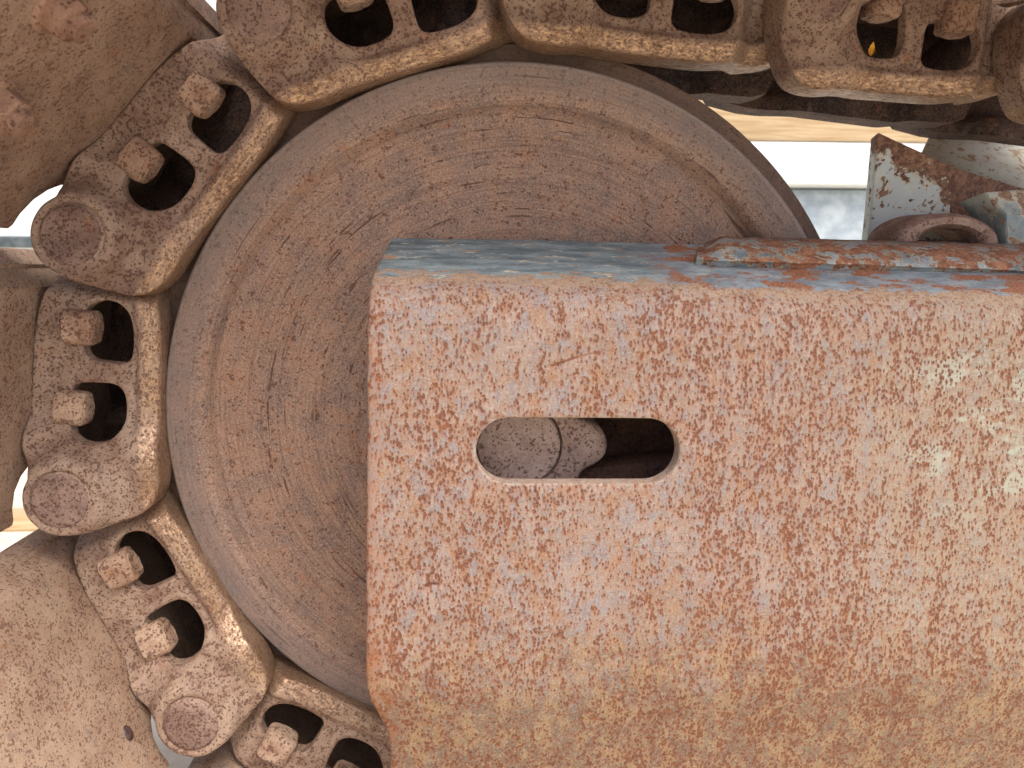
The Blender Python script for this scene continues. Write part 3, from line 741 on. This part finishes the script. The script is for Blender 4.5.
# inner box of the yoke behind the slot (dark)
vl, fl = [], []
def wbox(name, mat, a, b_, par, bev=0.004, rot=None):
    bm = box_bm([abs(b_[i] - a[i]) for i in range(3)], bev)
    m = Matrix.Translation([(a[i] + b_[i]) / 2 for i in range(3)])
    if rot is not None: m = m @ rot
    o = bm_obj(name, bm, mat, par, m)
    if par: o.location = -par.location
    return o
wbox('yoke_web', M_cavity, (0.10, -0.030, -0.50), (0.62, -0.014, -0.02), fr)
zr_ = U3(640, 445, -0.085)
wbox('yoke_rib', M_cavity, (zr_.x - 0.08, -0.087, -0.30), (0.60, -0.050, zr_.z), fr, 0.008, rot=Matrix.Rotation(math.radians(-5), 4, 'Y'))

# welded top strip behind the bend, from x ~ 705 px to the right
def strip():
    n = 90; xs = np.linspace(0, 1, n); vs, fs = [], []
    rows = [(236.0, -0.040), (238.5, -0.062), (242, -0.080), (247, -0.092), (252, -0.0985), (257, -0.1065), (260, -0.1085), (262, -0.105)]
    m = len(rows)
    for i, t in enumerate(xs):
        px = 697 + t * 560
        for j, (py, y) in enumerate(rows):
            q = min(1, (px - 697) / 26); q = q * q * (3 - 2 * q)
            slope = (px - 705) * (0.026 + 0.0011 * j)
            rowy = py + slope + (1 - q) * (9 if j < 4 else 4 if j < 6 else 0)
            yy = y - 0.0022 + (1 - q) * (0.011 if j < 4 else 0.005)
            a = U(px, rowy, yy)
            nn = mnoise.noise(Vector((a[0] * 50, j * 0.8, 1.2))) * 0.0016 + mnoise.noise(Vector((a[0] * 160, j * 2.1, 4.2))) * 0.0006
            vs.append((a[0], yy + nn, a[1] + nn * 0.7))
    for i in range(n - 1):
        for j in range(m - 1): fs.append((i * m + j, i * m + j + 1, (i + 1) * m + j + 1, (i + 1) * m + j))
    k = len(vs)
    vs += [(v[0], v[1] + 0.012, v[2] - 0.012) for v in vs]
    fs += [(a + k, d + k, c + k, b_ + k) for a, b_, c, d in fs]
    for j in range(m - 1): fs.append((j, j + 1, j + 1 + k, j + k)); q = (n - 1) * m; fs.append((q + j, q + j + 1, q + j + 1 + k, q + j + k))
    for i in range(n - 1):
        fs.append((i * m, (i + 1) * m, (i + 1) * m + k, i * m + k)); q = m - 1; fs.append((i * m + q, (i + 1) * m + q, (i + 1) * m + q + k, i * m + q + k))
    return vs, fs
vs, fs = strip(); o = mesh_obj('welded_strip', vs, fs, M_strip, fr, world=True, auto=70); fix_normals(o)

def slab(name, pts, thick, mat, par, bev=0.002):
    """plate through 3D corner points (front face), thickened away from the camera"""
    import bmesh
    bm = bmesh.new(); vf = [bm.verts.new(p) for p in pts]; f = bm.faces.new(vf); bm.normal_update()
    n = f.normal.copy()
    if n.y > 0: n = -n
    r = bmesh.ops.extrude_face_region(bm, geom=[f]); vsn = [g for g in r['geom'] if isinstance(g, bmesh.types.BMVert)]
    for v in vsn: v.co -= n * thick
    bmesh.ops.recalc_face_normals(bm, faces=bm.faces)
    bmesh.ops.bevel(bm, geom=bm.edges[:], offset=bev, segments=2, profile=0.5, affect='EDGES')
    bmesh.ops.triangulate(bm, faces=bm.faces)
    bmesh.ops.subdivide_edges(bm, edges=bm.edges[:], cuts=3, use_grid_fill=True)
    for v in bm.verts: v.co += Vector((0, 1, 0)) * 0.0012 * mnoise.noise(v.co * 45)
    o = bm_obj(name, bm, mat, par, auto=35); o.location = -par.location; return o
slab('bracket_plate', [U3(878, 132, 0.060), U3(862, 300, 0.050), U3(948, 300, 0.030), U3(952, 166, 0.035)], 0.030, M_bracket, fr)
slab('bracket_wing', [U3(944, 164, 0.042), U3(944, 300, 0.040), U3(1080, 300, 0.065), U3(1080, 205, 0.095)], 0.045, chipped_paint('wing_paint', srgb(150, 160, 158), srgb(178, 186, 180), srgb(98, 70, 58), srgb(140, 104, 84), 0.50, 22, (lambda X, Y, Z, k: k.math('ADD', k.math('MULTIPLY', X, 0.45), Z), 0.245, 0.30, 0.25)), fr)
slab('frame_beam', [U3(932, 131, 0.30), U3(900, 200, 0.16), U3(1150, 230, 0.16), U3(1150, 150, 0.30)], 0.012, chipped_paint('beam_paint', srgb(176, 176, 160), srgb(198, 200, 188), srgb(150, 120, 98), srgb(178, 150, 126), 0.58, 30), fr)
# arched lug in front of the bracket: half ring of pipe
def lug():
    vs, fs = [], []; n = 40; c = (949, 244)
    prof = []
    for i in range(n + 1):
        a = math.pi * (-0.05 + 1.1 * i / n)
        for (rx, ry, y) in ((31, 17, 0.02), (31, 17, -0.028), (36, 20, -0.033), (46, 27, -0.033), (53, 31, -0.026), (56, 33, 0.02)):
            p_ = U(c[0] - rx * math.cos(a) * (1.0 if y < 0 else 1.0), c[1] - ry * math.sin(a), -0.03)
            vs.append((p_[0], y, p_[1]))
    m = 6
    for i in range(n):
        for j in range(m): k2 = (j + 1) % m; fs.append((i * m + j, i * m + k2, (i + 1) * m + k2, (i + 1) * m + j))
    fs.append(tuple(range(m))); fs.append(tuple(n * m + j for j in range(m)))
    return vs, fs
vs, fs = lug(); o = mesh_obj('lug', vs, fs, M_lug, fr, world=True, auto=50); fix_normals(o)
slab('lug_flank', [U3(985, 192, -0.022), U3(1005, 215, -0.034), U3(1008, 300, -0.036), U3(1150, 300, -0.036), U3(1150, 196, -0.020), U3(1060, 186, -0.016)], 0.04, M_frame, fr)
wbox('lug_hole_shade', M_inner_shaded, (0.44, -0.016, -0.10), (0.545, -0.004, 0.030), fr)  # dark block added behind the arch, its colour standing for the shaded hole

# ------------------------------------------------------------------ setting behind
def at3(px, py, dist):   # at distance dist beyond the camera plane
    return U3(px, py, dist - D)
gnd = mesh_obj('ground', [(-60, -20, -0.68), (60, -20, -0.68), (60, 200, -0.68), (-60, 200, -0.68)], [(0, 1, 2, 3)], M_ground, smooth=False); gnd['kind'] = 'structure'
def solo_box(name, a, b_, mat, label, cat, bev=0.01, rotz=0):
    c = Vector([(a[i] + b_[i]) / 2 for i in range(3)]); base = Vector((c.x, c.y, min(a[2], b_[2])))
    e = empty(name, base, label, cat); e.rotation_euler.z = math.radians(rotz)
    return e, c - base, [abs(b_[i] - a[i]) for i in range(3)]
# galvanised tank standing on the ground
q = at3(700, 187, 2.3); q2 = at3(1200, 187, 2.3)
e, c, sz = solo_box('metal_tank', (q.x - .1, 1.53, -0.68), (q2.x, 2.5, q.z), M_galv, 'grey galvanised metal tank between wheel and bracket, under the white lid', 'tank')
bm_obj('tank_body', box_bm(sz, 0.02), M_galv, e, Matrix.Translation(c))
zt = q.z
qa = at3(700, 141, 2.3)
e, c, sz = solo_box('white_lid', (q.x - .14, 1.50, zt + 0.001), (q2.x, 2.5, qa.z), M_white, 'bright white lid lying on the grey tank under the timber', 'lid')
bm_obj('lid_panel', box_bm((sz[0], sz[1], sz[2]), 0.03, 4), M_white, e, Matrix.Translation(c))
bm_obj('lid_rim', box_bm((sz[0], 0.02, 0.02), 0.006), M_wall, e, Matrix.Translation((0, -sz[1] / 2 - 0.01, 0.012)))
qb = at3(700, 60, 2.3)
e, c, sz = solo_box('timber_beam', (q.x - .3, 1.52, qa.z + 0.002), (q2.x + .5, 1.80, qb.z), M_wood, 'pale knotty timber beam lying on the white lid behind the track', 'beam')
bm_obj('beam_wood', box_bm(sz, 0.008), M_wood, e, Matrix.Translation(c))
# pale far wall seen through the gaps at the left
wa = at3(-300, 60, 7.0); wb = at3(400, 60, 7.0)
e, c, sz = solo_box('pale_building', (wa.x - 1, 6.2, -0.68), (wb.x, 6.6, 3.6), M_wall, 'pale blurred building front seen in the gaps between the left shoes', 'building')
bm_obj('wall', box_bm(sz, 0), M_wall, e, Matrix.Translation(c))
qw = at3(14, 242, 6.96)
bm_obj('window_strip', box_bm((0.75, 0.03, 0.10), 0.01), M_dark, e, Matrix.Translation((qw.x - e.location.x, -0.21, qw.z + 0.68)))
# timber lying on the ground, lower left gap
p1 = at3(20, 512, 1); 
def ground_hit(px, py, z=-0.68):
    d = (U3(px, py, 0) - Vector((0, -D, 0))); t = z / d.z; return Vector((0, -D, 0)) + d * t
g1 = ground_hit(24, 512, -0.64)
e = empty('ground_plank', (g1.x, g1.y, -0.68), 'yellowish plank lying on the pale ground, seen in the lower left gap', 'plank')
bm_obj('plank_wood', box_bm((1.2, 0.09, 0.04), 0.005), M_wood, e, Matrix.Translation((0, 0, 0.0205)))
